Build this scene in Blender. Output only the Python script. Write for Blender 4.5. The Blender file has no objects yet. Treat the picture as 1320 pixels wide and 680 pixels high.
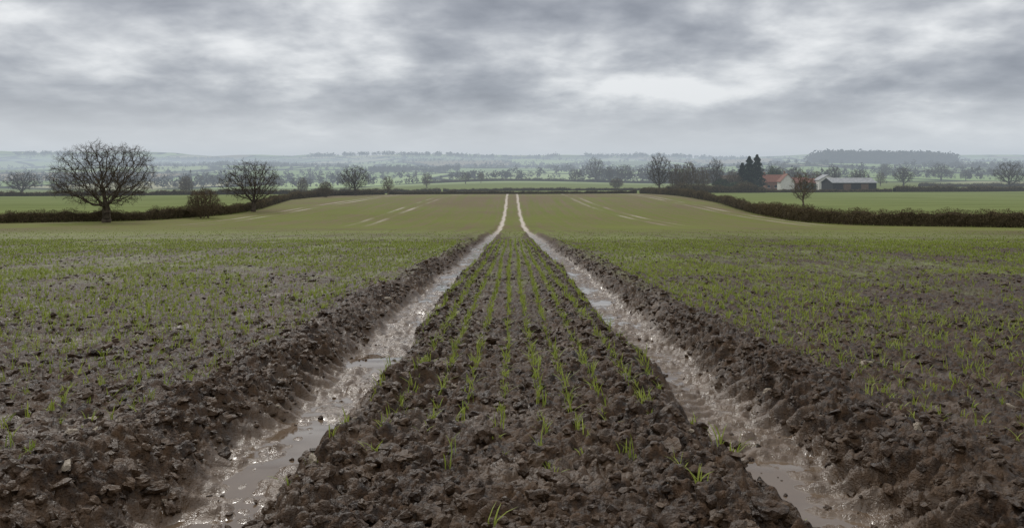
import bpy, math, random, time
import numpy as np
from mathutils import kdtree, Vector
random.seed(7)
scene=bpy.context.scene
scene.view_settings.view_transform='Standard'
scene.view_settings.look='None'
scene.view_settings.exposure=0

# ------------------------------------------------------------------ noise
def hsh(ix,iy,seed):
    a=(ix.astype(np.int64)*374761393+iy.astype(np.int64)*668265263+seed*974634777)&0xFFFFFFFF
    a=((a^(a>>13))*1274126177)&0xFFFFFFFF
    a=((a^(a>>16))*2246822519)&0xFFFFFFFF
    a=a^(a>>15)
    return (a&0xFFFFFF)/float(0x1000000)
def vnoise(x,y,seed=0):
    ix=np.floor(x);iy=np.floor(y);fx=x-ix;fy=y-iy
    fx=fx*fx*fx*(fx*(fx*6-15)+10);fy=fy*fy*fy*(fy*(fy*6-15)+10)
    a=hsh(ix,iy,seed);b=hsh(ix+1,iy,seed);c=hsh(ix,iy+1,seed);d=hsh(ix+1,iy+1,seed)
    return (a*(1-fx)+b*fx)*(1-fy)+(c*(1-fx)+d*fx)*fy
def fbm(x,y,seed=0,o=4,g=0.5):
    s=0;a=1;t=0
    for i in range(o):
        s=s+a*(vnoise(x,y,seed+i*17)*2-1);t+=a;a*=g;x=x*2.03+7.1;y=y*2.03+3.7
    return s/t
def lumps(x,y,seed,rad=0.62):
    ix=np.floor(x);iy=np.floor(y);best=np.zeros_like(x)
    for ox in(-1,0,1):
        for oy in(-1,0,1):
            cx=ix+ox;cy=iy+oy;h1=hsh(cx,cy,seed);h2=hsh(cx,cy,seed+5)
            jx=cx+h1;jy=cy+h2;r=rad*(0.45+0.75*((h1*7.31+h2*3.17)%1.0))
            an=((h1*13.7+h2*5.3)%1.0)*3.14;dx=x-jx;dy=y-jy
            ca=np.cos(an);sa=np.sin(an);ex=dx*ca+dy*sa;ey=(-dx*sa+dy*ca)*1.35
            q=1-(ex*ex+ey*ey)/(r*r)
            best=np.maximum(best,np.sqrt(np.clip(q,0,1))*r*(0.5+0.8*((h1*29.1+h2*17.7)%1.0)))
    return best
def sstep(a,b,x):
    t=np.clip((x-a)/(b-a),0,1);return t*t*(3-2*t)

# ------------------------------------------------------------------ terrain
D=np.array([60,80,100,130,160,210,235,300,400,600,1000,1600,2500,3500,5000,9000.])
UC=np.array([-0.62,-0.28,0.0,0.22,0.40,0.64])
YS=np.array([
[300,294,286,274,266,256,253,251,250,244,233,221,210,202,196,212],
[300,295,288,274,262,252,251,250,248,243,234,223,213,206,200,212],
[300,295.8,290,280,269.5,250,250,249,242,233,227,219,211,205,201,212],
[300,295.8,290,279,265,250,249,247,243,236,228,220,212,207,202,212],
[300,296,290,277,265,256,252,246,240,233,224,209,206,205,202,212],
[300,295,288,275,265,256,252,247,243,234,224,214,206,203,202,212]],float)
REL=-(YS-222)*D/1000.0
sg=np.linspace(math.log(1),math.log(9000),700)
TAB=[]
for r in REL:
    dd=np.concatenate([[0,30],D]);rr=np.concatenate([[-1.2,-1.2-0.058*30],r])
    v=np.interp(np.exp(sg),dd,rr)
    k=np.exp(-0.5*(np.arange(-18,19)/7.0)**2);k/=k.sum()
    vp=np.concatenate([np.full(18,v[0]),v,np.full(18,v[-1])])
    vs=np.convolve(vp,k,'valid')
    w=sstep(math.log(25),math.log(50),sg)
    TAB.append(v*(1-w)+vs*w)
TAB=np.array(TAB)
def terrain(x,y):
    x=np.asarray(x,float);y=np.asarray(y,float)
    yy=np.maximum(y,1.0);u=np.clip(x/np.maximum(yy,30),UC[0],UC[-1])
    s=np.log(np.minimum(yy,8999));fs=(s-sg[0])/(sg[1]-sg[0]);i=np.clip(fs.astype(int),0,698);f=fs-i
    k=np.clip(np.searchsorted(UC,u,side='right')-1,0,len(UC)-2)
    t=(u-UC[k])/(UC[k+1]-UC[k]);t=t*t*(3-2*t)
    a=TAB[k,i]*(1-f)+TAB[k,i+1]*f;b=TAB[k+1,i]*(1-f)+TAB[k+1,i+1]*f
    z=a*(1-t)+b*t
    z=np.where(yy<30,-1.2-0.058*y,z)
    far=sstep(400,1500,yy)
    z=z+far*np.minimum(yy*0.010,40)*fbm(x/680.0,y/600.0,3,3)
    return z+1.2
HZ=1.2
def xl(y): return -1.34+0.05*np.sin(y*0.33)+0.04*np.sin(y*0.9+1)
def xr(y): return  1.44+0.05*np.sin(y*0.29+2)+0.03*np.sin(y*1.1)
def detail(x,y):
    fade=1-sstep(60,130,y)
    dl=x-xl(y);dr=x-xr(y)
    left=np.abs(dl)<np.abs(dr)
    dx=np.where(left,dl,dr);out=np.where(left,-dl,dr)
    edge=0.11*fbm(x*1.3+3,y*1.3,40,3)+0.08*fbm(x*6,y*6,44,3)
    ad=np.abs(dx)+edge*np.clip(1.3-np.abs(dx),0,1)
    inner=np.where(out>0,sstep(0.12,0.60,ad),sstep(0.12,0.44,ad))
    depth=0.18
    rut=1-inner
    bank=np.exp(-((ad-0.70)/0.17)**2)*np.where(out>0,0.090,0.0)+np.exp(-((ad-0.52)/0.12)**2)*np.where(out>0,0,0.040)
    bank=bank*(0.3+1.4*vnoise(x*1.9,y*1.6,51))
    cl=sstep(0.20,0.42,ad)
    z=-depth*rut+bank
    near=1-sstep(28,55,y)
    wx=x+0.03*fbm(x*9,y*9,301,2);wy=y+0.03*fbm(x*9+5,y*9,302,2)
    l1=lumps(wx/0.105,wy/0.105,61)*0.105
    l2=lumps(wx/0.042,wy/0.042,71)*0.042
    l3=lumps(wx/0.24,wy/0.24,81,0.5)*0.24
    big=sstep(0.45,0.7,vnoise(x*1.1+9,y*1.1,91))
    prox=np.exp(-((ad-0.6)/0.42)**2)
    ctr=np.where(np.abs(x-0.05)<1.3,1.0,0.0)
    rough=(0.38+0.50*prox+0.25*ctr*(1-sstep(4,9,y)))
    z=z+cl*near*(l1*0.75*rough+l2*0.75+l3*0.22*big*rough)
    f2=fbm(x*2.2,y*2.2,101,4)
    z=z+cl*near*0.045*f2+0.012*fbm(x*24,y*24,111,3)*near*(0.25+0.75*cl)
    band=sstep(0.14,0.24,ad)*(1-sstep(0.52,0.66,ad))*np.where(out>0,1,0.3)
    ph=(y+0.55*ad)/0.20+0.35*fbm(x*2,y*2,121,3)
    lug=sstep(-0.2,0.5,np.sin(ph*2*math.pi))
    z=z+band*near*(lug-0.5)*0.058*sstep(0.35,0.65,vnoise(x*0.8,y*0.7,131)+np.where(x>0,0.32,0.0))
    floor=(1-sstep(0.14,0.36,ad))
    l5=lumps(x/0.085,y/0.11,151,0.6)
    fl=-depth+0.055*fbm(x*5.0,y*2.2,141,4)+0.034*l5*sstep(0.36,0.58,vnoise(x*4,y*1.8,152))+0.024*(lug-0.5)*np.where(x>0,1,0.5)
    z=z*(1-floor)+fl*floor
    wl=-depth-0.001+0.026*fbm(x*0.2,y*1.1,161,2)-np.where(x>0,0.006,0.0)
    wet=sstep(-0.003,0.003,wl-z)*sstep(0,0.6,rut)
    z=np.where((z<wl)&(rut>0.3),wl,z)
    damp=np.clip((1-sstep(0.16,0.42,ad))*1.1+rut*0.25,0,1)
    hol=sstep(0.25,0.5,-f2)*cl*0.4*(1-sstep(8,20,y))
    return z*fade-0.05*(1-fade)*rut,wet,np.maximum(damp,hol),ad
FIELD=[(300,-60),(300,-10),(140,30),(75,70),(55,83),(44,95),(40.5,108),(43,140),(46,170),(43,205),(38,236),(-38,238),(-50,215),(-52,180),(-46,140),(-45,122),(-50,104),(-64,94),(-140,62),(-300,20),(-300,-60)]
def in_field(x,y):
    ins=np.zeros(x.shape,bool);n=len(FIELD)
    for i in range(n):
        x1,y1=FIELD[i];x2,y2=FIELD[(i+1)%n]
        if y1==y2: continue
        c=((y1>y)!=(y2>y))&(x<(x2-x1)*(y-y1)/(y2-y1)+x1)
        ins^=c
    return ins

# ------------------------------------------------------------------ mesh helpers
def mk_mesh(name,V,F,smooth=False,attrs=None,mats=None,midx=None):
    V=np.asarray(V,np.float32);F=np.asarray(F,np.int32)
    me=bpy.data.meshes.new(name);k=F.shape[1]
    me.vertices.add(len(V));me.vertices.foreach_set('co',V.ravel())
    me.loops.add(F.size);me.loops.foreach_set('vertex_index',F.ravel())
    me.polygons.add(len(F));me.polygons.foreach_set('loop_start',np.arange(0,F.size,k,dtype=np.int32))
    me.polygons.foreach_set('loop_total',np.full(len(F),k,np.int32))
    me.polygons.foreach_set('use_smooth',np.full(len(F),smooth,bool))
    if midx is not None: me.polygons.foreach_set('material_index',np.asarray(midx,np.int32))
    for n,a in (attrs or {}).items():
        at=me.attributes.new(n,'FLOAT','POINT');at.data.foreach_set('value',np.asarray(a,np.float32))
    me.update(calc_edges=True)
    for m in (mats or []): me.materials.append(m)
    return me
def add_obj(name,me,loc=(0,0,0),parent=None,rz=0,sc=(1,1,1)):
    o=bpy.data.objects.new(name,me);o.location=loc;o.rotation_euler=(0,0,rz);o.scale=sc
    scene.collection.objects.link(o)
    if parent: o.parent=parent
    return o
class NT:
    def __init__(s,tree): s.t=tree
    def n(s,typ,ins=None,**kw):
        nd=s.t.nodes.new(typ)
        for k,v in kw.items(): setattr(nd,k,v)
        for k,v in (ins or {}).items():
            if isinstance(v,bpy.types.NodeSocket): s.t.links.new(v,nd.inputs[k])
            else: nd.inputs[k].default_value=v
        return nd
    def math(s,op,a,b=0.0,c=0.0,clamp=False):
        nd=s.n('ShaderNodeMath',{0:a,1:b,2:c},operation=op);nd.use_clamp=clamp;return nd.outputs[0]
    def mix(s,f,a,b):
        nd=s.n('ShaderNodeMix',data_type='RGBA')
        for i,v in((0,f),(6,a),(7,b)):
            if isinstance(v,bpy.types.NodeSocket): s.t.links.new(v,nd.inputs[i])
            else: nd.inputs[i].default_value=v if i==0 else (*v,1)
        return nd.outputs[2]
    def mixf(s,f,a,b):
        nd=s.n('ShaderNodeMix',data_type='FLOAT')
        for i,v in((0,f),(2,a),(3,b)):
            if isinstance(v,bpy.types.NodeSocket): s.t.links.new(v,nd.inputs[i])
            else: nd.inputs[i].default_value=v
        return nd.outputs[0]
    def rng(s,v,a,b,c=0.0,d=1.0,sm=True):
        nd=s.n('ShaderNodeMapRange',{0:v,1:a,2:b,3:c,4:d});nd.interpolation_type='SMOOTHSTEP' if sm else 'LINEAR';return nd.outputs[0]
    def noise(s,vec,sc,det=4,ro=0.55,dist=0.0):
        return s.n('ShaderNodeTexNoise',{'Vector':vec,'Scale':sc,'Detail':det,'Roughness':ro,'Distortion':dist}).outputs['Fac']
    def scale(s,vec,v):
        return s.n('ShaderNodeVectorMath',{0:vec,1:v},operation='MULTIPLY').outputs[0]
    def attr(s,name): return s.n('ShaderNodeAttribute',attribute_name=name).outputs['Fac']
def new_mat(name):
    m=bpy.data.materials.new(name);m.use_nodes=True;m.node_tree.nodes.clear();g=NT(m.node_tree)
    b=g.n('ShaderNodeBsdfPrincipled');o=g.n('ShaderNodeOutputMaterial');m.node_tree.links.new(b.outputs[0],o.inputs[0])
    return m,g,b
def lk(g,sock,b,name): g.t.links.new(sock,b.inputs[name])

# ------------------------------------------------------------------ materials
def soil_color(g,P):
    n1=g.noise(P,2.2,4,0.6);n2=g.noise(P,19,4,0.65);n3=g.noise(P,90,2,0.6)
    c=g.mix(g.rng(n2,0.32,0.7),(0.012,0.0062,0.0030),(0.062,0.033,0.015))
    c=g.mix(g.rng(n1,0.42,0.72,0,0.42),c,(0.090,0.053,0.026))
    c=g.mix(g.rng(n3,0.62,0.80,0,0.38),c,(0.19,0.132,0.080))
    return c,n1,n2,n3
def ground_material():
    m,g,b=new_mat('ground_soil_and_fields')
    geo=g.n('ShaderNodeNewGeometry');P=geo.outputs['Position']
    sep=g.n('ShaderNodeSeparateXYZ',{0:P});X,Y=sep.outputs[0],sep.outputs[1]
    wet=g.attr('wet');damp=g.attr('damp');green=g.attr('green');outs=g.attr('outside')
    c,n1,n2,n3=soil_color(g,P)
    mud=g.mix(g.noise(P,7,3,0.6),(0.050,0.029,0.015),(0.150,0.098,0.056))
    c=g.mix(g.math('MULTIPLY',damp,0.85),c,mud)
    c=g.mix(g.math('MULTIPLY',wet,0.6),c,(0.14,0.105,0.075))
    streak=g.noise(g.scale(P,(5.2,0.22,0.2)),1.0,3,0.6)
    wide=g.noise(g.scale(P,(0.8,0.018,0.02)),1.0,4,0.7)
    pat=g.noise(P,0.06,4,0.62)
    tuft=g.noise(g.scale(P,(2.2,0.7,1.0)),1.0,4,0.75)
    cov=g.math('ADD',green,g.math('MULTIPLY',g.math('SUBTRACT',streak,0.5),g.rng(Y,60,130,0.9,0.7)))
    cov=g.math('ADD',cov,g.math('MULTIPLY',g.math('SUBTRACT',wide,0.5),1.8))
    cov=g.math('ADD',cov,g.math('MULTIPLY',g.math('SUBTRACT',pat,0.5),1.5))
    cov=g.math('ADD',cov,g.math('MULTIPLY',g.math('SUBTRACT',tuft,0.5),1.9))
    cov=g.math('MULTIPLY',g.rng(cov,0.10,1.0),g.rng(green,0.02,0.2))
    crop=g.mix(pat,(0.098,0.120,0.026),(0.155,0.166,0.052))
    soilfar=g.mix(pat,(0.125,0.095,0.058),(0.195,0.160,0.102))
    c=g.mix(g.rng(Y,30,100),c,g.mix(damp,soilfar,(0.40,0.345,0.275)))
    c=g.mix(cov,c,crop)
    vv=g.scale(P,(0.0040,0.0024,0))
    wv=g.n('ShaderNodeVectorMath',{0:vv,1:g.scale(g.n('ShaderNodeTexNoise',{'Vector':P,'Scale':0.004,'Detail':1}).outputs['Color'],(0.5,0.5,0))},operation='ADD').outputs[0]
    vor=g.n('ShaderNodeTexVoronoi',{'Vector':wv,'Scale':1.0,'Randomness':0.9})
    vd=g.n('ShaderNodeTexVoronoi',{'Vector':wv,'Scale':1.0,'Randomness':0.9},feature='DISTANCE_TO_EDGE')
    rs=g.n('ShaderNodeSeparateColor',{0:vor.outputs['Color']})
    ramp=g.n('ShaderNodeValToRGB',{0:rs.outputs[0]});ramp.color_ramp.interpolation='CONSTANT'
    els=ramp.color_ramp.elements;els[0].position=0;els[0].color=(0.21,0.29,0.12,1);els[1].position=0.3;els[1].color=(0.30,0.37,0.19,1)
    for p,cc in((0.5,(0.13,0.17,0.07)),(0.62,(0.24,0.19,0.12)),(0.72,(0.30,0.39,0.18)),(0.88,(0.36,0.35,0.23))):
        e=els.new(p);e.color=(*cc,1)
    near_p=g.mix(g.noise(g.scale(P,(0.5,1.0,1)),0.05,4,0.7),(0.110,0.145,0.048),(0.215,0.245,0.110))
    near_p=g.mix(g.rng(g.noise(P,1.1,3,0.7),0.45,0.8,0,0.5),near_p,(0.165,0.165,0.075))
    near_p=g.mix(g.rng(g.noise(g.scale(P,(0.04,0.35,0.1)),1.0,4,0.65),0.42,0.68,0,0.7),near_p,(0.105,0.125,0.048))
    patch=g.mix(g.rng(g.noise(P,0.02,3,0.6),0.35,0.7,0,0.25),ramp.outputs[0],(0.15,0.18,0.09))
    patch=g.mix(g.rng(vd.outputs['Distance'],0.018,0.055,1,0),patch,(0.022,0.024,0.018))
    po=g.mix(g.rng(Y,480,640),near_p,patch)
    c=g.mix(outs,c,po)
    lk(g,c,b,'Base Color')
    r=g.rng(n2,0.3,0.75,0.36,0.85,False)
    r=g.mixf(damp,r,g.rng(g.noise(P,9,3,0.6),0.35,0.65,0.16,0.52,False))
    r=g.mixf(wet,r,0.03)
    r=g.mixf(g.rng(Y,40,90),r,g.mixf(damp,0.95,0.5))
    r=g.mixf(outs,r,1.0)
    lk(g,r,b,'Roughness')
    spec=g.mixf(g.rng(Y,8,40),g.mixf(damp,0.27,0.55),g.mixf(damp,0.05,0.5));spec=g.mixf(outs,spec,0.0);lk(g,spec,b,'Specular IOR Level')
    bs=g.math('MULTIPLY',g.math('SUBTRACT',1.0,g.math('MULTIPLY',wet,0.985)),g.rng(Y,20,70,1,0.25))
    hb=g.math('ADD',g.math('MULTIPLY',n2,1.0),g.math('MULTIPLY',n3,0.35))
    hb=g.math('MULTIPLY',hb,g.mixf(damp,1.0,0.55))
    bump=g.n('ShaderNodeBump',{'Strength':bs,'Distance':0.028,'Height':hb});lk(g,bump.outputs[0],b,'Normal')
    return m
def clod_material():
    m,g,b=new_mat('soil_clod');P=g.n('ShaderNodeNewGeometry').outputs['Position']
    c,n1,n2,n3=soil_color(g,P);t=g.attr('tint')
    c=g.mix(g.rng(t,0.0,1.0,0,0.36,False),g.mix(0.35,c,(0.011,0.0058,0.0030)),(0.135,0.086,0.048))
    c=g.mix(g.rng(t,0.988,0.99),c,(0.24,0.20,0.15))
    lk(g,c,b,'Base Color');lk(g,g.rng(n2,0.3,0.7,0.26,0.72,False),b,'Roughness');b.inputs['Specular IOR Level'].default_value=0.30
    bump=g.n('ShaderNodeBump',{'Strength':1.0,'Distance':0.016,'Height':g.math('ADD',n2,g.math('MULTIPLY',n3,0.5))});lk(g,bump.outputs[0],b,'Normal')
    return m
def simple(name,c1,c2,scale=3,rough=0.85,attr=None,trans=0,spec=0.3):
    m,g,b=new_mat(name);P=g.n('ShaderNodeNewGeometry').outputs['Position']
    f=g.rng(g.noise(P,scale,3,0.6),0.3,0.7)
    if attr: f=g.math('ADD',g.math('MULTIPLY',f,0.4),g.math('MULTIPLY',g.attr(attr),0.6))
    lk(g,g.mix(f,c1,c2),b,'Base Color');b.inputs['Roughness'].default_value=rough;b.inputs['Specular IOR Level'].default_value=spec
    if trans: 
        tr=g.n('ShaderNodeBsdfTranslucent',{'Color':g.mix(f,tuple(v*1.3 for v in c1),tuple(v*1.3 for v in c2))})
        mx=g.n('ShaderNodeMixShader',{0:trans,1:b.outputs[0],2:tr.outputs[0]})
        out=[n for n in g.t.nodes if n.type=='OUTPUT_MATERIAL'][0];g.t.links.new(mx.outputs[0],out.inputs[0])
    return m
M_GROUND=ground_material();M_CLOD=clod_material()
M_BLADE=simple('wheat_seedling_leaf',(0.12,0.17,0.018),(0.32,0.36,0.070),6,0.5,'tint',0.3,0.2)
M_BARK=simple('winter_bark',(0.045,0.036,0.027),(0.105,0.086,0.064),2.5,0.95,spec=0.1)
M_BARKB=simple('brown_scrub_bark',(0.085,0.064,0.042),(0.16,0.125,0.082),1.5,0.95,spec=0.1)
M_HEDGE=simple('hedge_twigs',(0.060,0.046,0.027),(0.165,0.132,0.075),0.8,0.95,'tint',spec=0.1)
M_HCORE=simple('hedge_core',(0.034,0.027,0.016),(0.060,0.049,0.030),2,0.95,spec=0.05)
M_CON=simple('conifer_needles',(0.008,0.018,0.010),(0.025,0.045,0.022),1.5,0.8,'tint')
M_EVER=simple('evergreen_leaves',(0.025,0.040,0.017),(0.070,0.095,0.038),1.5,0.7,'tint')
M_DIST=simple('distant_tree_mass',(0.022,0.022,0.017),(0.075,0.064,0.044),0.02,1.0,'tint',spec=0)
M_VERGE=simple('verge_grass',(0.09,0.13,0.03),(0.22,0.22,0.09),2,0.8,'tint',0.2,spec=0.1)

# ------------------------------------------------------------------ ground sheet
rows=np.concatenate([np.linspace(-20,1.4,60),np.exp(np.arange(math.log(1.5),math.log(25),0.0040)),
  np.exp(np.arange(math.log(25.05),math.log(240),0.0105)),np.exp(np.arange(math.log(242),math.log(9000),0.017)),[9000.]])
ui=np.linspace(-0.8,0.8,1100);uo=0.8+np.linspace(0,1,36)[1:]**1.7*5
cols=np.concatenate([-uo[::-1],ui,uo])
w=np.sqrt(rows**2+1.5**2)
GX=cols[None,:]*w[:,None];GY=np.repeat(rows[:,None],len(cols),1)
GX=GX.ravel();GY=GY.ravel()
GZ=terrain(GX,GY);wet=np.zeros_like(GZ);damp=np.zeros_like(GZ);adf=np.full_like(GZ,9.)
s=(GY<180)&(GY>-3)
dz,we,da,ad=detail(GX[s],GY[s]);GZ[s]+=dz;wet[s]=we*(1-sstep(60,120,GY[s]));damp[s]=da;adf[s]=ad
s=(GY>=180)&(GY<240);adf[s]=np.minimum(np.abs(GX[s]-xl(GY[s])),np.abs(GX[s]-xr(GY[s])));damp[s]=1-sstep(.16,.42,adf[s])
inside=in_field(GX,GY)
tl=np.zeros_like(GZ)
for cx in(-54,-36,-18,18,36):
    for o in(-1.1,1.1):
        cc=cx+o+2.4*np.sin(GY/38.0+cx)
        tl=np.maximum(tl,(1-sstep(0.10,0.50,np.abs(GX-cc)))*sstep(84,108,GY)*np.clip(0.50+1.1*fbm(GX*0.1,GY*0.08,200,3),0.05,1))
far_r=np.where(GY>60,1-sstep(0.10,0.45,adf),0)
damp=np.where(GY>60,np.maximum(np.minimum(damp,1)*far_r*0.92,tl*0.60),damp)
damp=np.where(inside,damp,0)
gr=0.05+0.38*sstep(5,24,GY)+0.30*sstep(22,55,GY)-0.28*sstep(115,200,GY)
gr=gr*(1-np.clip(damp*1.2,0,1))*sstep(0.35,0.8,np.where(GY<60,adf,9))
nr,nc=len(rows),len(cols)
I=np.arange(nr*nc,dtype=np.int32).reshape(nr,nc)
F=np.stack([I[:-1,:-1],I[:-1,1:],I[1:,1:],I[1:,:-1]],-1).reshape(-1,4)
outs=np.where(inside,0,1.0)
me=mk_mesh('ground',np.stack([GX,GY,GZ],1),F,True,{'wet':wet,'damp':damp,'green':gr,'outside':outs},[M_GROUND])
add_obj('ground',me)

# ------------------------------------------------------------------ clods
def ico(sub):
    import bmesh
    bm=bmesh.new();bmesh.ops.create_icosphere(bm,subdivisions=sub,radius=1)
    V=np.array([v.co[:] for v in bm.verts]);Fc=np.array([[v.index for v in f.verts] for f in bm.faces]);bm.free();return V,Fc
def clod_shape(sub,rng):
    V,Fc=ico(sub);N=rng.normal(size=(9,3));N/=np.linalg.norm(N,axis=1)[:,None];R=rng.uniform(0.5,1.0,9)
    dt=V@N.T;r=np.min(np.where(dt>0.05,R[None]/np.maximum(dt,0.05),9),axis=1);r=np.minimum(r,1.2)
    o=rng.uniform(0,50)
    r=r*(1+0.36*fbm(V[:,0]*2.1+V[:,2]*1.9+o,V[:,1]*2.1-V[:,2]*1.5,5,3)+0.22*fbm(V[:,0]*6+V[:,2]*5+o,V[:,1]*6-V[:,2]*4.4,6,2))
    return V*r[:,None]*np.array([1,rng.uniform(.6,1),rng.uniform(.45,.75)]),Fc
def bake(shapes,pos,size,rng,tint):
    which=rng.integers(0,len(shapes),len(pos));Vs=[];Fs=[];Ts=[];off=0
    for k,(V,Fc) in enumerate(shapes):
        ix=np.where(which==k)[0]
        if len(ix)==0: continue
        a=rng.uniform(0,6.28,len(ix));b=rng.normal(0,0.45,len(ix));ca,sa,cb,sb=np.cos(a),np.sin(a),np.cos(b),np.sin(b)
        v=V[None]*size[ix][:,None,None]
        x=v[...,0];y=v[...,1]*cb[:,None]-v[...,2]*sb[:,None];z=v[...,1]*sb[:,None]+v[...,2]*cb[:,None]
        X=x*ca[:,None]-y*sa[:,None];Y=x*sa[:,None]+y*ca[:,None]
        Vs.append(np.stack([X+pos[ix,0][:,None],Y+pos[ix,1][:,None],z+pos[ix,2][:,None]],-1).reshape(-1,3))
        Fs.append((Fc[None]+(np.arange(len(ix))*len(V))[:,None,None]).reshape(-1,3)+off);off+=len(ix)*len(V)
        Ts.append(np.repeat(tint[ix],len(V)))
    return np.concatenate(Vs),np.concatenate(Fs),np.concatenate(Ts)
rg=np.random.default_rng(5)
S3=[clod_shape(3,rg) for _ in range(14)];S2=[clod_shape(2,rg) for _ in range(14)];S1=[clod_shape(1,rg) for _ in range(8)]
def scatter(n,y0,y1,power=1.0):
    t=rg.uniform(0,1,n);y=(y0**(2-power)+(y1**(2-power)-y0**(2-power))*t)**(1/(2-power))
    x=rg.uniform(-0.74,0.74,n)*(y+1.0);return x,y
def clods(n,y0,y1,smin,smax,shapes,power=0.0,exp=2.5,banks=False):
    x,y=scatter(n,y0,y1,power)
    if banks:
        sd=rg.choice([-1,1],n);rt=rg.choice([0,1],n);x=np.where(rt==0,xl(y),xr(y))+sd*rg.uniform(0.30,0.85,n)
    dz,we,da,ad=detail(x,y)
    prox=np.exp(-((ad-0.62)/0.33)**2);ctr=(np.abs(x-0.05)<1.1)*(1-sstep(4,8,y))
    p=0.32+0.8*prox+0.5*ctr;p=p*sstep(0.20,0.40,ad)+0.06
    p*=0.5+1.0*sstep(0.35,0.65,vnoise(x*1.4,y*1.4,303))
    k=rg.uniform(0,1,n)<p;x,y,dz,ad=x[k],y[k],dz[k],ad[k]
    sz=(smin+(smax-smin)*rg.uniform(0,1,len(x))**exp)*np.where(ad<0.25,0.6,1)
    z=terrain(x,y)+dz+sz*0.02
    return bake(shapes,np.stack([x,y,z],1),sz,rg,rg.uniform(0,1,len(x)))
parts=[clods(1900,1.6,9,0.030,0.075,S3,0.3,2.3),clods(450,2,22,0.035,0.080,S3,1.0,2.2,True),clods(6000,2,30,0.012,0.045,S2,1.0,1.6,True),
       clods(20000,1.6,9,0.007,0.036,S2,0.6,1.8),clods(10000,8,16,0.016,0.048,S2,0.3),clods(22000,14,42,0.025,0.058,S1,0.3)]
def join(parts):
    off=0;VV=[];FF=[];TT=[]
    for v,f,t in parts: VV.append(v);FF.append(f+off);TT.append(t);off+=len(v)
    return np.concatenate(VV),np.concatenate(FF),np.concatenate(TT)
V,F,T=join(parts);add_obj('soil_clods',mk_mesh('soil_clods',V,F,False,{'tint':T},[M_CLOD]))

# ------------------------------------------------------------------ wheat seedlings
def blades(bx,by,bz,L,wd,rng,tint,lean_max=0.9):
    n=len(bx);az=rng.uniform(0,6.283,n);ln=rng.uniform(0.1,lean_max,n)
    fa=az+1.57+rng.normal(0,.4,n);ts=[0,0.38,0.72,1.0];wf=[0.7,1.0,0.75,0.08];V=[]
    for t,f in zip(ts,wf):
        hx=bx+np.cos(az)*ln*L*t**1.7;hy=by+np.sin(az)*ln*L*t**1.7;hz=bz+L*(t-0.45*ln*t*t)
        ox=np.cos(fa)*wd*f*.5;oy=np.sin(fa)*wd*f*.5
        V+= [np.stack([hx-ox,hy-oy,hz],1),np.stack([hx+ox,hy+oy,hz],1)]
    V=np.stack(V,1).reshape(-1,3);b=(np.arange(n)*8)[:,None]
    F=np.concatenate([b+np.array([[0,1,3,2]]),b+np.array([[2,3,5,4]]),b+np.array([[4,5,7,6]])])
    return V,F,np.repeat(tint,8)
def tufts(y0,y1,rowsp,along,nb,Ls,ws,dens,jx=0.012,tk=1.0):
    xm=0.74*(y1+1);k=np.arange(-int(xm/rowsp)-1,int(xm/rowsp)+1)+0.5
    yy=np.arange(y0,y1,along);X,Y=np.meshgrid(k*rowsp+0.05,yy);X=X.ravel();Y=Y.ravel()
    X=X+0.02*np.sin(Y*0.35+np.floor(X/rowsp)*1.7)+rg.normal(0,jx,len(X))*np.where(np.abs(X)<1.2,1,2.5);Y=Y+rg.uniform(-.5,.5,len(Y))*along
    s=(np.abs(X)<0.74*(Y+1));X,Y=X[s],Y[s];dz,we,da,ad=detail(X,Y)
    c=np.abs(X-.05)<1.2
    p=dens(X,Y)*np.where(c,sstep(0.28,0.42,ad),sstep(0.75,1.1,ad))
    s=(rg.uniform(0,1,len(X))<p)&in_field(X,Y);X,Y,dz=X[s],Y[s],dz[s]
    Z=terrain(X,Y)+dz;sz=rg.uniform(0.45,1.35,len(X));tt=rg.uniform(0,1,len(X))
    X=np.repeat(X,nb);Y=np.repeat(Y,nb);Z=np.repeat(Z,nb);sz=np.repeat(sz,nb);tt=np.repeat(tt,nb);n=len(X)
    return blades(X+rg.normal(0,.012,n),Y+rg.normal(0,.012,n),Z-0.01,rg.uniform(*Ls,n)*sz,rg.uniform(*ws,n),rg,tk*np.clip(tt*.6+rg.uniform(0,.4,n),0,1))
def dn(X,Y):
    c=np.abs(X-.05)<1.2
    pc=0.06+0.88*sstep(3.0,6.2,Y)
    ps=0.26+0.42*sstep(3,10,Y)+0.2*sstep(10,24,Y)
    n1=sstep(0.32,0.62,0.6*vnoise(X*0.5,Y*0.35,404)+0.4*vnoise(X*1.7,Y*1.3,405))
    return np.where(c,pc*(0.62+0.45*n1),ps*(0.16+1.1*n1))
P=[tufts(2.2,9,0.215,0.060,5,(0.05,0.13),(0.0045,0.0085),dn),
   tufts(9,20,0.215,0.070,5,(0.06,0.13),(0.007,0.012),dn),
   tufts(20,42,0.215,0.13,4,(0.06,0.12),(0.013,0.021),lambda X,Y:dn(X,Y)*(1-0.5*sstep(32,42,Y)),tk=0.75),
   tufts(40,84,0.43,0.40,3,(0.04,0.08),(0.03,0.05),lambda X,Y:0.42*(1-sstep(42,84,Y)),0.1,tk=0.15)]
V,F,T=join(P);add_obj('wheat_seedlings',mk_mesh('wheat_seedlings',V,F,False,{'tint':T},[M_BLADE]))

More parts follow.
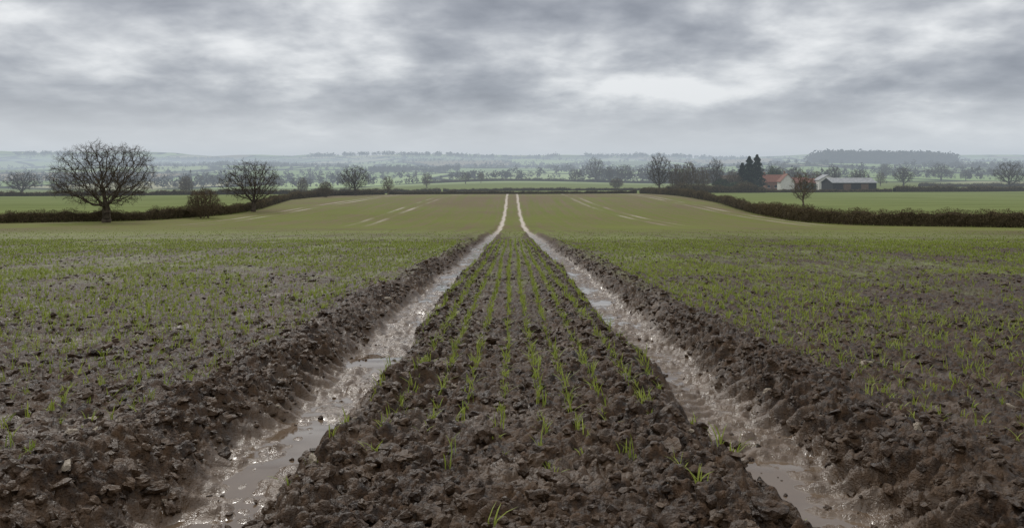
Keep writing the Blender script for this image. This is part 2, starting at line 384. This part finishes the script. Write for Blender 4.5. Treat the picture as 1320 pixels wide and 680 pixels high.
# ------------------------------------------------------------------ trees
def tubes(p0,p1,r0,r1,k=4):
    p0=np.array(p0);p1=np.array(p1);r0=np.array(r0);r1=np.array(r1)
    d=p1-p0;d/=np.maximum(np.linalg.norm(d,axis=1),1e-6)[:,None]
    ref=np.where(np.abs(d[:,2:3])>0.9,np.array([[1.,0,0]]),np.array([[0,0,1.]]))
    a=np.cross(d,ref);a/=np.linalg.norm(a,axis=1)[:,None];b=np.cross(d,a);V=[]
    for i in range(k):
        t=6.2832*i/k;o=a*math.cos(t)+b*math.sin(t);V.append(p0+o*r0[:,None]);V.append(p1+o*r1[:,None])
    V=np.stack(V,1).reshape(-1,3);base=(np.arange(len(p0))*2*k)[:,None];F=[]
    for i in range(k):
        j=(i+1)%k;F.append(base+np.array([[2*i,2*j,2*j+1,2*i+1]]))
    return V,np.concatenate(F)
def grow(seed,H,R,base,trunk_r,natt=1100,step=0.32,kill=0.62,twigs=4,twl=0.7,twr=0.011,up=0.12,stems=1,shell=0.5,lobe=1.0):
    rn=np.random.default_rng(seed);A=[]
    lob=rn.normal(size=(10,3));lob/=np.linalg.norm(lob,axis=1)[:,None];la=rn.uniform(-0.22,0.14,10)*lobe
    zc=base+(H-base)*0.36;ru=H-twl*.7-zc;rd=zc-base*0.75
    while len(A)<natt:
        v=rn.normal(size=3);v/=np.linalg.norm(v);r=rn.uniform()**shell
        rr=1+np.sum(la*np.clip(lob@v,0,1)**3)
        z=v[2]*(ru if v[2]>0 else rd)*r*(0.85+0.15*rr)
        Rr=(R-twl*.6)*rr*r
        A.append([v[0]*Rr,v[1]*Rr,zc+z])
    A=np.array(A);nodes=[];par=[]
    for sidx in range(stems):
        ox,oy=(0,0) if stems==1 else rn.uniform(-0.5,0.5,2)*R*0.6
        p=-1;pos=np.array([ox,oy,-0.3])
        while pos[2]<base*(1.0 if stems==1 else 0.6)+0.01 or p==-1:
            nodes.append(pos.copy());par.append(p);p=len(nodes)-1
            pos=pos+np.array([rn.normal(0,.04),rn.normal(0,.04),step])
    alive=np.ones(len(A),bool)
    for it in range(80):
        kd=kdtree.KDTree(len(nodes))
        for i,nn in enumerate(nodes): kd.insert(nn,i)
        kd.balance();acc={};idx=np.where(alive)[0]
        if len(idx)==0: break
        for i in idx:
            co,ni,ds=kd.find(A[i])
            if ds<kill: alive[i]=False;continue
            dv=(A[i]-nodes[ni])/ds
            if ni in acc: acc[ni]+=dv
            else: acc[ni]=dv.copy()
        if not acc: break
        for ni,dv in acc.items():
            l=math.sqrt(dv@dv)
            if l<1e-3: continue
            dv=dv/l+rn.normal(0,.24,3)+np.array([0,0,up]);dv/=math.sqrt(dv@dv)
            nodes.append(nodes[ni]+dv*step);par.append(ni)
        if len(nodes)>6000: break
    N=np.array(nodes);n=len(N);rad=np.zeros(n);ch=np.zeros(n,int);acc2=np.zeros(n);pw=2.2
    for i in range(n-1,-1,-1):
        if ch[i]==0: acc2[i]=(twr*1.2)**pw
        rad[i]=acc2[i]**(1/pw)
        if par[i]>=0: acc2[par[i]]+=acc2[i];ch[par[i]]+=1
    sc=trunk_r/rad.max()
    rad=np.maximum(twr,rad*(1+(sc-1)*np.clip((rad/rad.max()),0,1)**.6))
    e=[i for i in range(n) if par[i]>=0];pa=[par[i] for i in e]
    r0=np.minimum(rad[pa],rad[e]*1.5)
    r0=r0*np.where(N[pa][:,2]<0.4,1.35,1)
    V1,F1=tubes(N[pa],N[e],r0,rad[e],5)
    tp=[];tq=[];tr=[]
    for i in e:
        if rad[i]<twr*3.5:
            dr=N[i]-N[par[i]];dr/=math.sqrt(dr@dr)
            for _ in range(twigs if ch[i]==0 else max(1,twigs//2)):
                v=dr+rn.normal(0,.6,3)+np.array([0,0,.2]);v/=math.sqrt(v@v);L=twl*rn.uniform(.4,1.1)
                mid=N[i]+v*L*.5;v2=v+rn.normal(0,.3,3);end=mid+v2/math.sqrt(v2@v2)*L*.5
                tp+=[N[i],mid];tq+=[mid,end];tr+=[(twr*.85,twr*.65),(twr*.65,twr*.35)]
                for q in range(2):
                    v3=v+rn.normal(0,.6,3);tp.append(mid);tq.append(mid+v3/math.sqrt(v3@v3)*L*.45);tr.append((twr*.55,twr*.3))
    tr=np.array(tr);V2,F2=tubes(tp,tq,tr[:,0],tr[:,1],3)
    return np.concatenate([V1,V2]),np.concatenate([F1,F2+len(V1)])
TREES={}
def tree_mesh(key,mat,**kw):
    V,F=grow(**kw);TREES[key]=(mk_mesh(key,V,F,True,None,[mat]),kw['H'],kw['R']*2)
tree_mesh('oakA',M_BARK,seed=1,H=10.6,R=7.2,base=2.3,trunk_r=0.46,natt=1700,step=0.30,kill=0.50,twigs=4,twl=0.95,twr=0.014,shell=0.5,lobe=1.1)
tree_mesh('oakB',M_BARK,seed=2,H=9.0,R=5.2,base=1.9,trunk_r=0.34,natt=1200,step=0.30,kill=0.50,twigs=4,twl=0.85,twr=0.016,shell=0.5,lobe=1.2)
tree_mesh('ashA',M_BARK,seed=3,H=13,R=5.0,base=2.6,trunk_r=0.32,natt=800,step=0.42,kill=0.65,twigs=5,twl=1.1,twr=0.028,up=0.3)
tree_mesh('broadC',M_BARK,seed=4,H=10,R=5.6,base=1.9,trunk_r=0.35,natt=800,step=0.42,kill=0.65,twigs=5,twl=1.0,twr=0.030,lobe=1.4)
tree_mesh('smallD',M_BARKB,seed=5,H=7.2,R=3.1,base=1.4,trunk_r=0.20,natt=800,step=0.26,kill=0.40,twigs=5,twl=0.6,twr=0.018,up=0.25,lobe=1.5)
tree_mesh('scrubE',M_BARKB,seed=6,H=4.4,R=2.6,base=0.5,trunk_r=0.10,natt=1300,step=0.2,kill=0.28,twigs=6,twl=0.5,twr=0.014,stems=5,shell=0.4)
tree_mesh('scrubF',M_BARKB,seed=8,H=9.5,R=4.2,base=1.0,trunk_r=0.2,natt=1200,step=0.33,kill=0.45,twigs=5,twl=0.9,twr=0.025,stems=5,up=0.25,shell=0.4)
def at(bearing,depth): return (bearing*depth,depth)
def put(name,key,b,depth,H,W,rz=0):
    me,h,w=TREES[key];x,y=at(b,depth);z=float(terrain(np.array([x]),np.array([y]))[0])
    return add_obj(name,me,(x,y,z-0.1),None,rz,(W/w,W/w,H/h))
put('oak_tree','oakA',-0.523,98,11.1,15.0,0.4)
put('oak_tree','oakB',-0.333,132,9.5,10.8,1.0)
put('hawthorn_bush','scrubE',-0.398,112,4.9,5.4,0.2)
put('hawthorn_bush','scrubE',-0.24,200,4.5,4.2,1.2)
put('bare_tree','oakB',-0.202,218,9.2,10,2.0)
put('bare_tree','smallD',-0.160,232,6.0,5,0.3)
put('bare_tree','broadC',-0.632,330,11,15,0.6)
put('bare_tree','broadC',-0.585,380,8,9,2.6)
put('hawthorn_bush','scrubF',-0.42,310,8,7,0.6)
put('hawthorn_bush','scrubF',-0.27,320,7.5,6,1.6)
put('bare_tree','smallD',-0.11,420,9,8,0.6)
put('bare_tree','broadC',-0.06,520,9,9,1.6)
put('bare_tree','smallD',-0.04,540,8,7,2.6)
put('bare_tree','broadC',0.081,600,11.5,11,0.2)
put('bare_tree','ashA',0.108,600,21,19,0.9)
put('bare_tree','ashA',0.126,610,14,9,2.9)
put('bare_tree','broadC',0.146,600,16,18,1.9)
put('hawthorn_bush','scrubE',0.135,380,6,7.5,0.4)
put('ash_tree','ashA',0.190,248,13.6,10.5,0.0)
put('hawthorn_bush','scrubF',0.213,255,10.5,7,0.5)
put('hawthorn_bush','scrubF',0.228,262,11.5,8,1.5)
put('hawthorn_bush','scrubF',0.245,275,10.0,7,2.5)
put('hawthorn_bush','scrubF',0.285,300,8.5,9,3.5)
put('ash_tree','ashA',0.263,300,14.0,9,2.0)
put('bare_tree','smallD',0.375,160,7.5,6.4,0.0)
put('bare_tree','broadC',0.482,700,15,14,0.5)
put('bare_tree','broadC',0.505,420,12,13,1.5)
put('bare_tree','smallD',0.475,410,8,7,2.5)
put('bare_tree','ashA',0.553,600,15,19,1.1)
put('bare_tree','broadC',0.585,620,10,10,1.7)
put('bare_tree','broadC',0.642,385,15,17,2.2)
put('bare_tree','smallD',0.345,420,11,9,1.0)
put('bare_tree','broadC',0.366,380,11,11,2.1)
put('hawthorn_bush','scrubF',0.392,350,8.5,9,0.9)
put('bare_tree','ashA',0.415,400,12,10,0.4)
put('bare_tree','broadC',0.448,390,10,11,3.0)

def leafquads(C,s,rn):
    n=len(C);a=rn.normal(size=(n,3));a/=np.linalg.norm(a,axis=1)[:,None];b=np.cross(a,rn.normal(size=(n,3)));b/=np.linalg.norm(b,axis=1)[:,None]
    s=s[:,None];V=np.stack([C-a*s,C-b*s*.45,C+a*s,C+b*s*.45],1).reshape(-1,3);F=(np.arange(n)*4)[:,None]+np.arange(4)[None];return V,F
def conifer(name,b,depth,H,W,seed):
    rn=np.random.default_rng(seed);n=5200;t=rn.uniform(0,1,n)**1.3;az=rn.uniform(0,6.28,n)
    rad=W/2*(1-t)**0.62*(0.75+0.25*np.sin(az*5+t*23))*(0.8+0.35*np.sin(t*45+az*2))*rn.uniform(0.35,1,n)**.5+0.12
    C=np.stack([np.cos(az)*rad,np.sin(az)*rad,0.6+t*(H-0.6)-rad*0.2],1);V,F=leafquads(C,rn.uniform(.2,.5,n),rn)
    tv,tf=tubes([[0,0,-.3]],[[0,0,H*.9]],[.25],[.04],6)
    V2=np.concatenate([V,tv]);F2=np.concatenate([F,tf+len(V)]);ti=np.concatenate([np.repeat(rn.uniform(0,1,n),4),np.zeros(len(tv))])
    x,y=at(b,depth);add_obj(name,mk_mesh(name,V2,F2,False,{'tint':ti},[M_CON]),(x,y,float(terrain(x,y))))
def evergreen(name,b,depth,H,W,seed,mat):
    rn=np.random.default_rng(seed);cl=[]
    for k in range(26):
        v=rn.normal(size=3);v/=np.linalg.norm(v);c=v*rn.uniform(.3,.75)*np.array([W/2,W/2,H*.42])+np.array([0,0,H*.52]);m=170
        cl.append(c+rn.normal(size=(m,3))*np.array([W*.1,W*.1,H*.08]))
    C=np.concatenate(cl);C[:,2]=np.clip(C[:,2],0.1,H);V,F=leafquads(C,rn.uniform(.15,.35,len(C)),rn);tv,tf=tubes([[0,0,-.3]],[[0,0,H*.7]],[.2],[.08],6)
    ti=np.concatenate([np.repeat(rn.uniform(0,1,len(C)),4),np.zeros(len(tv))])
    x,y=at(b,depth);add_obj(name,mk_mesh(name,np.concatenate([V,tv]),np.concatenate([F,tf+len(V)]),False,{'tint':ti},[mat]),(x,y,float(terrain(x,y))))
conifer('conifer_tree',0.306,300,13.4,8.5,1);conifer('conifer_tree',0.316,306,14.2,9,2);conifer('conifer_tree',0.297,305,11.0,7,3)
evergreen('holly_tree',0.338,338,11,9,4,M_EVER);evergreen('holly_tree',0.268,300,5.5,8,5,M_EVER)
evergreen('laurel_bush',0.384,300,3.5,5,7,M_EVER);evergreen('laurel_bush',0.29,296,4.0,9,8,M_EVER)

# ------------------------------------------------------------------ hedges
def resample(path,st):
    p=np.array(path,float);d=np.r_[0,np.cumsum(np.linalg.norm(np.diff(p,axis=0),axis=1))];s=np.arange(0,d[-1],st)
    q=np.stack([np.interp(s,d,p[:,0]),np.interp(s,d,p[:,1])],1)
    k=np.ones(9)/9;qq=np.stack([np.convolve(np.r_[np.full(4,q[0,i]),q[:,i],np.full(4,q[-1,i])],k,'valid') for i in(0,1)],1);return qq
def hedge(name,path,H,W,per_m,seed,tl=0.3,tw=0.022,var=0.15):
    rn=np.random.default_rng(seed);q=resample(path,0.6);n=len(q);t=np.gradient(q,axis=0);t/=np.linalg.norm(t,axis=1)[:,None];nm=np.stack([-t[:,1],t[:,0]],1)
    s=np.arange(n)*.6;hh=H*(1+var*fbm(s*.12,s*0+seed,seed,3)+var*.7*fbm(s*.9,s*0+3,seed+1,2));zz=terrain(q[:,0],q[:,1])
    prof=[(-.36,-0.1),(-.40,.3),(-.32,.68),(-.12,.8),(.12,.8),(.32,.68),(.40,.3),(.36,-0.1)];V=[]
    for a,b in prof:
        j=1+0.15*rn.normal(size=n);V.append(np.stack([q[:,0]+nm[:,0]*a*W*j,q[:,1]+nm[:,1]*a*W*j,zz+hh*b*(1+.07*rn.normal(size=n))],1))
    V=np.stack(V,1).reshape(-1,3);k=len(prof);F=[]
    for i in range(k-1):
        b=(np.arange(n-1)*k+i)[:,None];F.append(b+np.array([[0,1,k+1,k]]))
    F=np.concatenate(F);m=int(n*.6*per_m);fi=rn.uniform(0,n-1.01,m);i0=fi.astype(int);f=(fi-i0)[:,None]
    c=q[i0]*(1-f)+q[i0+1]*f;nn=nm[i0];h0=hh[i0];z0=zz[i0]*(1-f[:,0])+zz[i0+1]*f[:,0]
    av=rn.uniform(0,3.14159,m);rr=rn.uniform(.68,1.08,m)
    sx=np.sign(np.cos(av))*np.abs(np.cos(av))**.55*rr*W*.5;sz=np.abs(np.sin(av))**.6*rr*h0
    C=np.stack([c[:,0]+nn[:,0]*sx,c[:,1]+nn[:,1]*sx,z0+sz],1)
    d=rn.normal(size=(m,3))*np.array([.6,.6,.5])+np.array([0,0,.55]);d/=np.linalg.norm(d,axis=1)[:,None]
    sd=np.cross(d,rn.normal(size=(m,3)));sd/=np.linalg.norm(sd,axis=1)[:,None];L=(rn.uniform(.4,1.1,m)*tl)[:,None];w2=tw
    TV=np.stack([C-d*L*.5-sd*w2,C-d*L*.5+sd*w2,C+d*L*.5+sd*w2*.4,C+d*L*.5-sd*w2*.4],1).reshape(-1,3)
    TF=(np.arange(m)*4)[:,None]+np.arange(4)[None]+len(V)
    pt=vnoise(C[:,0]*.25,C[:,1]*.25,9)
    ti=np.concatenate([np.zeros(len(V)),np.repeat(np.clip(rn.uniform(-.3,.7,m)+pt*.6,0,1),4)])
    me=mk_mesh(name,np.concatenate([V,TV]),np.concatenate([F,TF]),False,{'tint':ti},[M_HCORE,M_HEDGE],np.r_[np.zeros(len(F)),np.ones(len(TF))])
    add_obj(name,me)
hedge('hedge',[(150,26),(75,70),(55,83),(44,95),(40.5,108),(43,140),(46,170),(44,205),(39,236)],1.8,1.5,420,21,var=.35)
hedge('hedge',[(-150,58),(-64,94),(-50,104),(-45.5,122),(-46,140),(-52,180),(-50,215),(-39,238)],1.35,1.4,380,22,var=.4)
hedge('hedge',[(-39,239),(0,240),(39,238)],1.0,1.2,150,23,.35,.035,.4)
hedge('hedge',[(140,285),(180,300),(240,330),(330,345)],2.0,2.0,90,24,.5,.06,.4)
hedge('hedge',[(-260,232),(-160,246),(-100,262),(-60,290),(-30,330)],1.6,1.8,90,25,.5,.06,.5)
hedge('hedge',[(-70,610),(0,615),(60,612),(130,600),(190,560)],2.0,2.2,50,26,.7,.09,.5)
hedge('hedge',[(-30,330),(20,338),(75,335),(130,330)],1.2,1.8,70,27,.5,.06,.4)
hedge('hedge',[(220,420),(330,445),(460,460)],2.2,2.4,50,28,.6,.09,.4)
hedge('hedge',[(48,240),(68,258),(88,270)],2.8,3.0,200,29,.6,.05,.6)
hedge('hedge',[(88,272),(115,278),(140,285)],1.0,1.5,150,30,.4,.05,.5)

vx=[];vy=[]
for path in([(75,70),(55,83),(44,95),(40.5,108),(43,140),(46,170)],[(-64,94),(-50,104),(-45.5,122),(-46,140)]):
    q=resample(path,0.02);vx.append(q[:,0]+rg.normal(0,.75,len(q)));vy.append(q[:,1]+rg.normal(-.3,.75,len(q)))
vx=np.concatenate(vx);vy=np.concatenate(vy);V,F,T=blades(vx,vy,terrain(vx,vy)-.03,rg.uniform(.12,.38,len(vx)),rg.uniform(.02,.05,len(vx)),rg,rg.uniform(0,1,len(vx)))
add_obj('verge_grass',mk_mesh('verge_grass',V,F,False,{'tint':T},[M_VERGE]))

# ------------------------------------------------------------------ distant hedgerow trees and woods
rn=np.random.default_rng(77);PX=[];PY=[];HH=[]
for k in range(210):
    y=math.exp(rn.uniform(math.log(640),math.log(4600)));x=rn.uniform(-.75,.75)*y;L=rn.uniform(60,340)*(1+y/2500);a=rn.normal(0,.30)
    if rn.uniform()<.3:a+=1.3
    n=int(L/rn.uniform(6,18));t=np.linspace(-.5,.5,n)*L
    PX.append(x+t*math.cos(a)+rn.normal(0,3,n));PY.append(y+t*math.sin(a)+rn.normal(0,3,n));HH.append((2.5+9*rn.uniform(0,1,n)**2.2)*rn.uniform(.7,1.2))
for (b,y,w,dp,n,h) in((0.475,1500,240,110,700,24),(-0.13,1300,160,40,90,11),(-0.30,1700,300,60,130,12),(-0.52,900,100,30,36,9),(0.02,1900,400,80,160,13),(0.60,1200,160,50,80,11),(0.25,1700,260,60,130,12),(-0.03,800,80,20,26,9),(0.20,700,110,30,50,12),(0.27,650,60,20,24,11),(-0.1,3400,1100,120,260,20),(-0.5,3300,900,120,240,20),(0.2,3400,700,120,200,20),(-0.45,2300,500,60,150,15)):
    PX.append(b*y+rn.uniform(-.5,.5,n)*w);PY.append(y+rn.uniform(-.5,.5,n)*dp);HH.append(rn.uniform(.7,1.15,n)*h)
PX=np.concatenate(PX);PY=np.concatenate(PY);HH=np.concatenate(HH);N=len(PX);K=40
PZ=terrain(PX,PY);v=rn.normal(size=(N,K,3));v/=np.linalg.norm(v,axis=2)[...,None];v*=rn.uniform(.3,1,(N,K,1))
C=np.stack([PX[:,None]+v[...,0]*HH[:,None]*.45,PY[:,None]+v[...,1]*HH[:,None]*.45,PZ[:,None]+HH[:,None]*(.5+.5*v[...,2])],-1).reshape(-1,3)
V,F=leafquads(C,np.repeat(HH,K)*rn.uniform(.08,.2,N*K),rn)
add_obj('distant_trees',mk_mesh('distant_trees',V,F,False,{'tint':np.repeat(rn.uniform(0,1,N),K*4)},[M_DIST]))

# ------------------------------------------------------------------ farm buildings
M_BRICK=simple('brick_wall',(0.18,0.09,0.065),(0.25,0.14,0.10),4,0.9)
M_WHITE=simple('whitewashed_wall',(0.55,0.54,0.51),(0.65,0.64,0.61),2,0.9)
M_TILE=simple('clay_tile_roof',(0.16,0.065,0.045),(0.24,0.11,0.075),3,0.85)
M_SLATE=simple('sheet_roof',(0.20,0.21,0.22),(0.32,0.33,0.34),1,0.7)
M_BLACK=simple('black_boarding',(0.012,0.012,0.014),(0.030,0.028,0.028),3,0.85)
M_GLASS=simple('window_glass',(0.02,0.025,0.03),(0.04,0.045,0.05),1,0.1)
M_DOOR=simple('painted_door',(0.10,0.06,0.04),(0.14,0.09,0.06),2,0.6)
def box(name,c,s,mat,parent):
    x,y,z=c;a,b,h=s[0]/2,s[1]/2,s[2]/2
    V=[[x+i*a,y+j*b,z+k*h] for i in(-1,1) for j in(-1,1) for k in(-1,1)];F=[[0,1,3,2],[4,6,7,5],[0,4,5,1],[2,3,7,6],[0,2,6,4],[1,5,7,3]]
    return add_obj(name,mk_mesh(name,V,F,False,None,[mat]),parent=parent)
def building(name,b,depth,L,Wd,eave,ridge,wall,roof,rz,windows=(),doors=(),chim=(),gable=None):
    x,y=at(b,depth);e=bpy.data.objects.new(name,None);scene.collection.objects.link(e);e.location=(x,y,float(terrain(x,y))-.1);e.rotation_euler=(0,0,rz)
    l,w=L/2,Wd/2
    V=[[-l,-w,0],[l,-w,0],[l,w,0],[-l,w,0],[-l,-w,eave],[l,-w,eave],[l,w,eave],[-l,w,eave]];F=[[0,1,5,4],[1,2,6,5],[2,3,7,6],[3,0,4,7]]
    add_obj('walls',mk_mesh('walls',V,F,False,None,[wall]),parent=e)
    for sx in(-1,1):
        add_obj('gable',mk_mesh('gable',[[sx*l,-w,eave],[sx*l,w,eave],[sx*l,0,ridge]],[[0,1,2]],False,None,[gable or wall]),parent=e)
    o=.35;k=(ridge-eave)/w;th=.14
    for sy in(-1,1):
        a=[-l-o,sy*(w+o),eave-o*k+.02];bb=[l+o,sy*(w+o),eave-o*k+.02];c=[l+o,0,ridge+.02];d=[-l-o,0,ridge+.02]
        Vr=[a,bb,c,d]+[[p[0],p[1],p[2]+th] for p in(a,bb,c,d)];Fr=[[0,1,2,3],[4,5,6,7],[0,1,5,4],[1,2,6,5],[3,0,4,7]]
        add_obj('roof_slope',mk_mesh('roof',Vr,Fr,False,None,[roof]),parent=e)
    for (wx,wz,ww,wh) in windows:
        box('window',(wx,-w-.02,wz),(ww,.1,wh),M_GLASS,e);box('window_sill',(wx,-w-.06,wz-wh/2-.06),(ww+.2,.2,.1),M_WHITE,e)
    for (wx,ww,wh) in doors: box('door',(wx,-w-.03,wh/2+.05),(ww,.12,wh),M_DOOR,e)
    for cx in chim: box('chimney',(cx,0,ridge+.5),(.7,.6,1.5),M_BRICK,e)
    return e
building('brick_house',0.336,325,9,6,3.6,6.3,M_BRICK,M_TILE,0.1,[(-3,1.6,1.1,1.1),(0,1.6,1.1,1.1),(3,1.6,1.1,1.1)],[(-1.5,1,2.1)],[-3.6])
building('whitewashed_cottage',0.353,308,6.5,5.2,3.8,6.6,M_WHITE,M_TILE,1.45,[(-1.4,1.7,1,1),(1.4,1.7,1,1)],[(0,.9,2)],[2.4])
building('brick_outbuilding',0.369,330,7.5,5,2.8,5.0,M_BRICK,M_TILE,0.1,[(1.5,1.3,1,.8)],[(-1,1,2)])
building('black_barn',0.434,302,17.5,9,3.3,5.0,M_BLACK,M_SLATE,0.08,[],[(-3,3,2.8),(4,3,2.8)])
building('farm_shed',0.404,318,8,7,4.2,6.2,M_WHITE,M_SLATE,1.45,[(-2,2,1,1)],[(1.5,2.4,2.6)])
building('black_cart_shed',0.390,322,8,5,2.8,4.6,M_BLACK,M_TILE,0.1,[],[(1,2.4,2.2)])
building('stone_cottage',0.283,315,8,5,3.4,6.2,simple('stone_wall',(0.2,.17,.13),(.28,.24,.19),3),simple('mossy_roof',(.14,.11,.08),(.2,.16,.12),2),-0.1,[(-2,1.5,1,1),(2,1.5,1,1)],[(0,1,2)],[3])

# ------------------------------------------------------------------ haze: misty air standing over the valley
m=bpy.data.materials.new('haze');m.use_nodes=True;m.node_tree.nodes.clear();g=NT(m.node_tree)
SIG=0.00056
va=g.n('ShaderNodeVolumeAbsorption',{'Color':(0,0,0,1),'Density':SIG})
ve=g.n('ShaderNodeEmission',{'Color':(0.46,0.525,0.59,1),'Strength':SIG})  # emission gives the haze its glow, standing in for scattered daylight
ad_=g.n('ShaderNodeAddShader',{0:va.outputs[0],1:ve.outputs[0]});o=g.n('ShaderNodeOutputMaterial')
g.t.links.new(ad_.outputs[0],o.inputs['Volume'])
V=[[i,j,k] for i in(-7000,7000) for j in(125,7000) for k in(-80,52)];F=[[0,1,3,2],[4,6,7,5],[0,4,5,1],[2,3,7,6],[0,2,6,4],[1,5,7,3]]
add_obj('haze',mk_mesh('haze',V,F,False,None,[m]))

# ------------------------------------------------------------------ sky
wd=bpy.data.worlds.new('World');scene.world=wd;wd.use_nodes=True;wd.node_tree.nodes.clear();g=NT(wd.node_tree)
SUN_EL=math.radians(42);SUN_AZ=math.radians(-25)
tc=g.n('ShaderNodeTexCoord').outputs['Generated'];sp=g.n('ShaderNodeSeparateXYZ',{0:tc});zc=g.math('MAXIMUM',sp.outputs[2],0.0)
dn_=g.math('ADD',zc,0.26);cu=g.math('DIVIDE',sp.outputs[0],dn_);cv=g.math('DIVIDE',sp.outputs[1],dn_)
cp=g.n('ShaderNodeCombineXYZ',{0:cu,1:cv,2:5.7}).outputs[0]
n1=g.noise(cp,2.0,5,0.50,0.15);n2=g.noise(cp,6.5,4,0.55,0.2);n3=g.noise(cp,0.7,2,0.5)
f=g.math('ADD',g.math('MULTIPLY',n1,0.54),g.math('ADD',g.math('MULTIPLY',n2,0.16),g.math('MULTIPLY',n3,0.30)))
f=g.rng(f,0.385,0.625,0,1,False)
ramp=g.n('ShaderNodeValToRGB',{0:f});el=ramp.color_ramp.elements;ramp.color_ramp.interpolation='B_SPLINE'
el[0].position=0.0;el[0].color=(0.20,0.215,0.255,1);el[1].position=1.0;el[1].color=(0.90,0.91,0.92,1)
for p,c in((0.3,(0.31,0.33,0.375)),(0.55,(0.44,0.46,0.50)),(0.78,(0.66,0.68,0.705))):
    q=el.new(p);q.color=(*c,1)
hz=g.rng(zc,0.0,0.11,1,0)
col=g.mix(g.math('MULTIPLY',hz,0.85),ramp.outputs[0],(0.86,0.875,0.89))
col=g.mix(g.rng(zc,0.23,0.42),col,g.mix(0.5,col,(1.42,1.39,1.35)))
sky=g.n('ShaderNodeTexSky',sky_type='NISHITA');sky.sun_disc=False;sky.sun_elevation=SUN_EL;sky.sun_rotation=SUN_AZ
b1=g.n('ShaderNodeBackground',{0:sky.outputs[0],1:0.09});b2=g.n('ShaderNodeBackground',{0:col,1:1.02})
mx=g.n('ShaderNodeMixShader',{0:0.95,1:b1.outputs[0],2:b2.outputs[0]});o=g.n('ShaderNodeOutputWorld');g.t.links.new(mx.outputs[0],o.inputs[0])
sl=bpy.data.lights.new('sun','SUN');sl.energy=1.5;sl.angle=math.radians(12);sl.color=(1,0.96,0.90)
so=bpy.data.objects.new('sun',sl);scene.collection.objects.link(so)
dv=Vector((math.sin(SUN_AZ)*math.cos(SUN_EL),math.cos(SUN_AZ)*math.cos(SUN_EL),math.sin(SUN_EL)));so.rotation_euler=dv.to_track_quat('Z','Y').to_euler()

# ------------------------------------------------------------------ camera
cam=bpy.data.cameras.new('camera');cam.sensor_width=36;cam.lens=27.27;cam.shift_y=-118/1320;cam.clip_start=0.05;cam.clip_end=20000
co=bpy.data.objects.new('camera',cam);scene.collection.objects.link(co);co.location=(0,0,HZ);co.rotation_euler=(math.radians(90),0,0);scene.camera=co
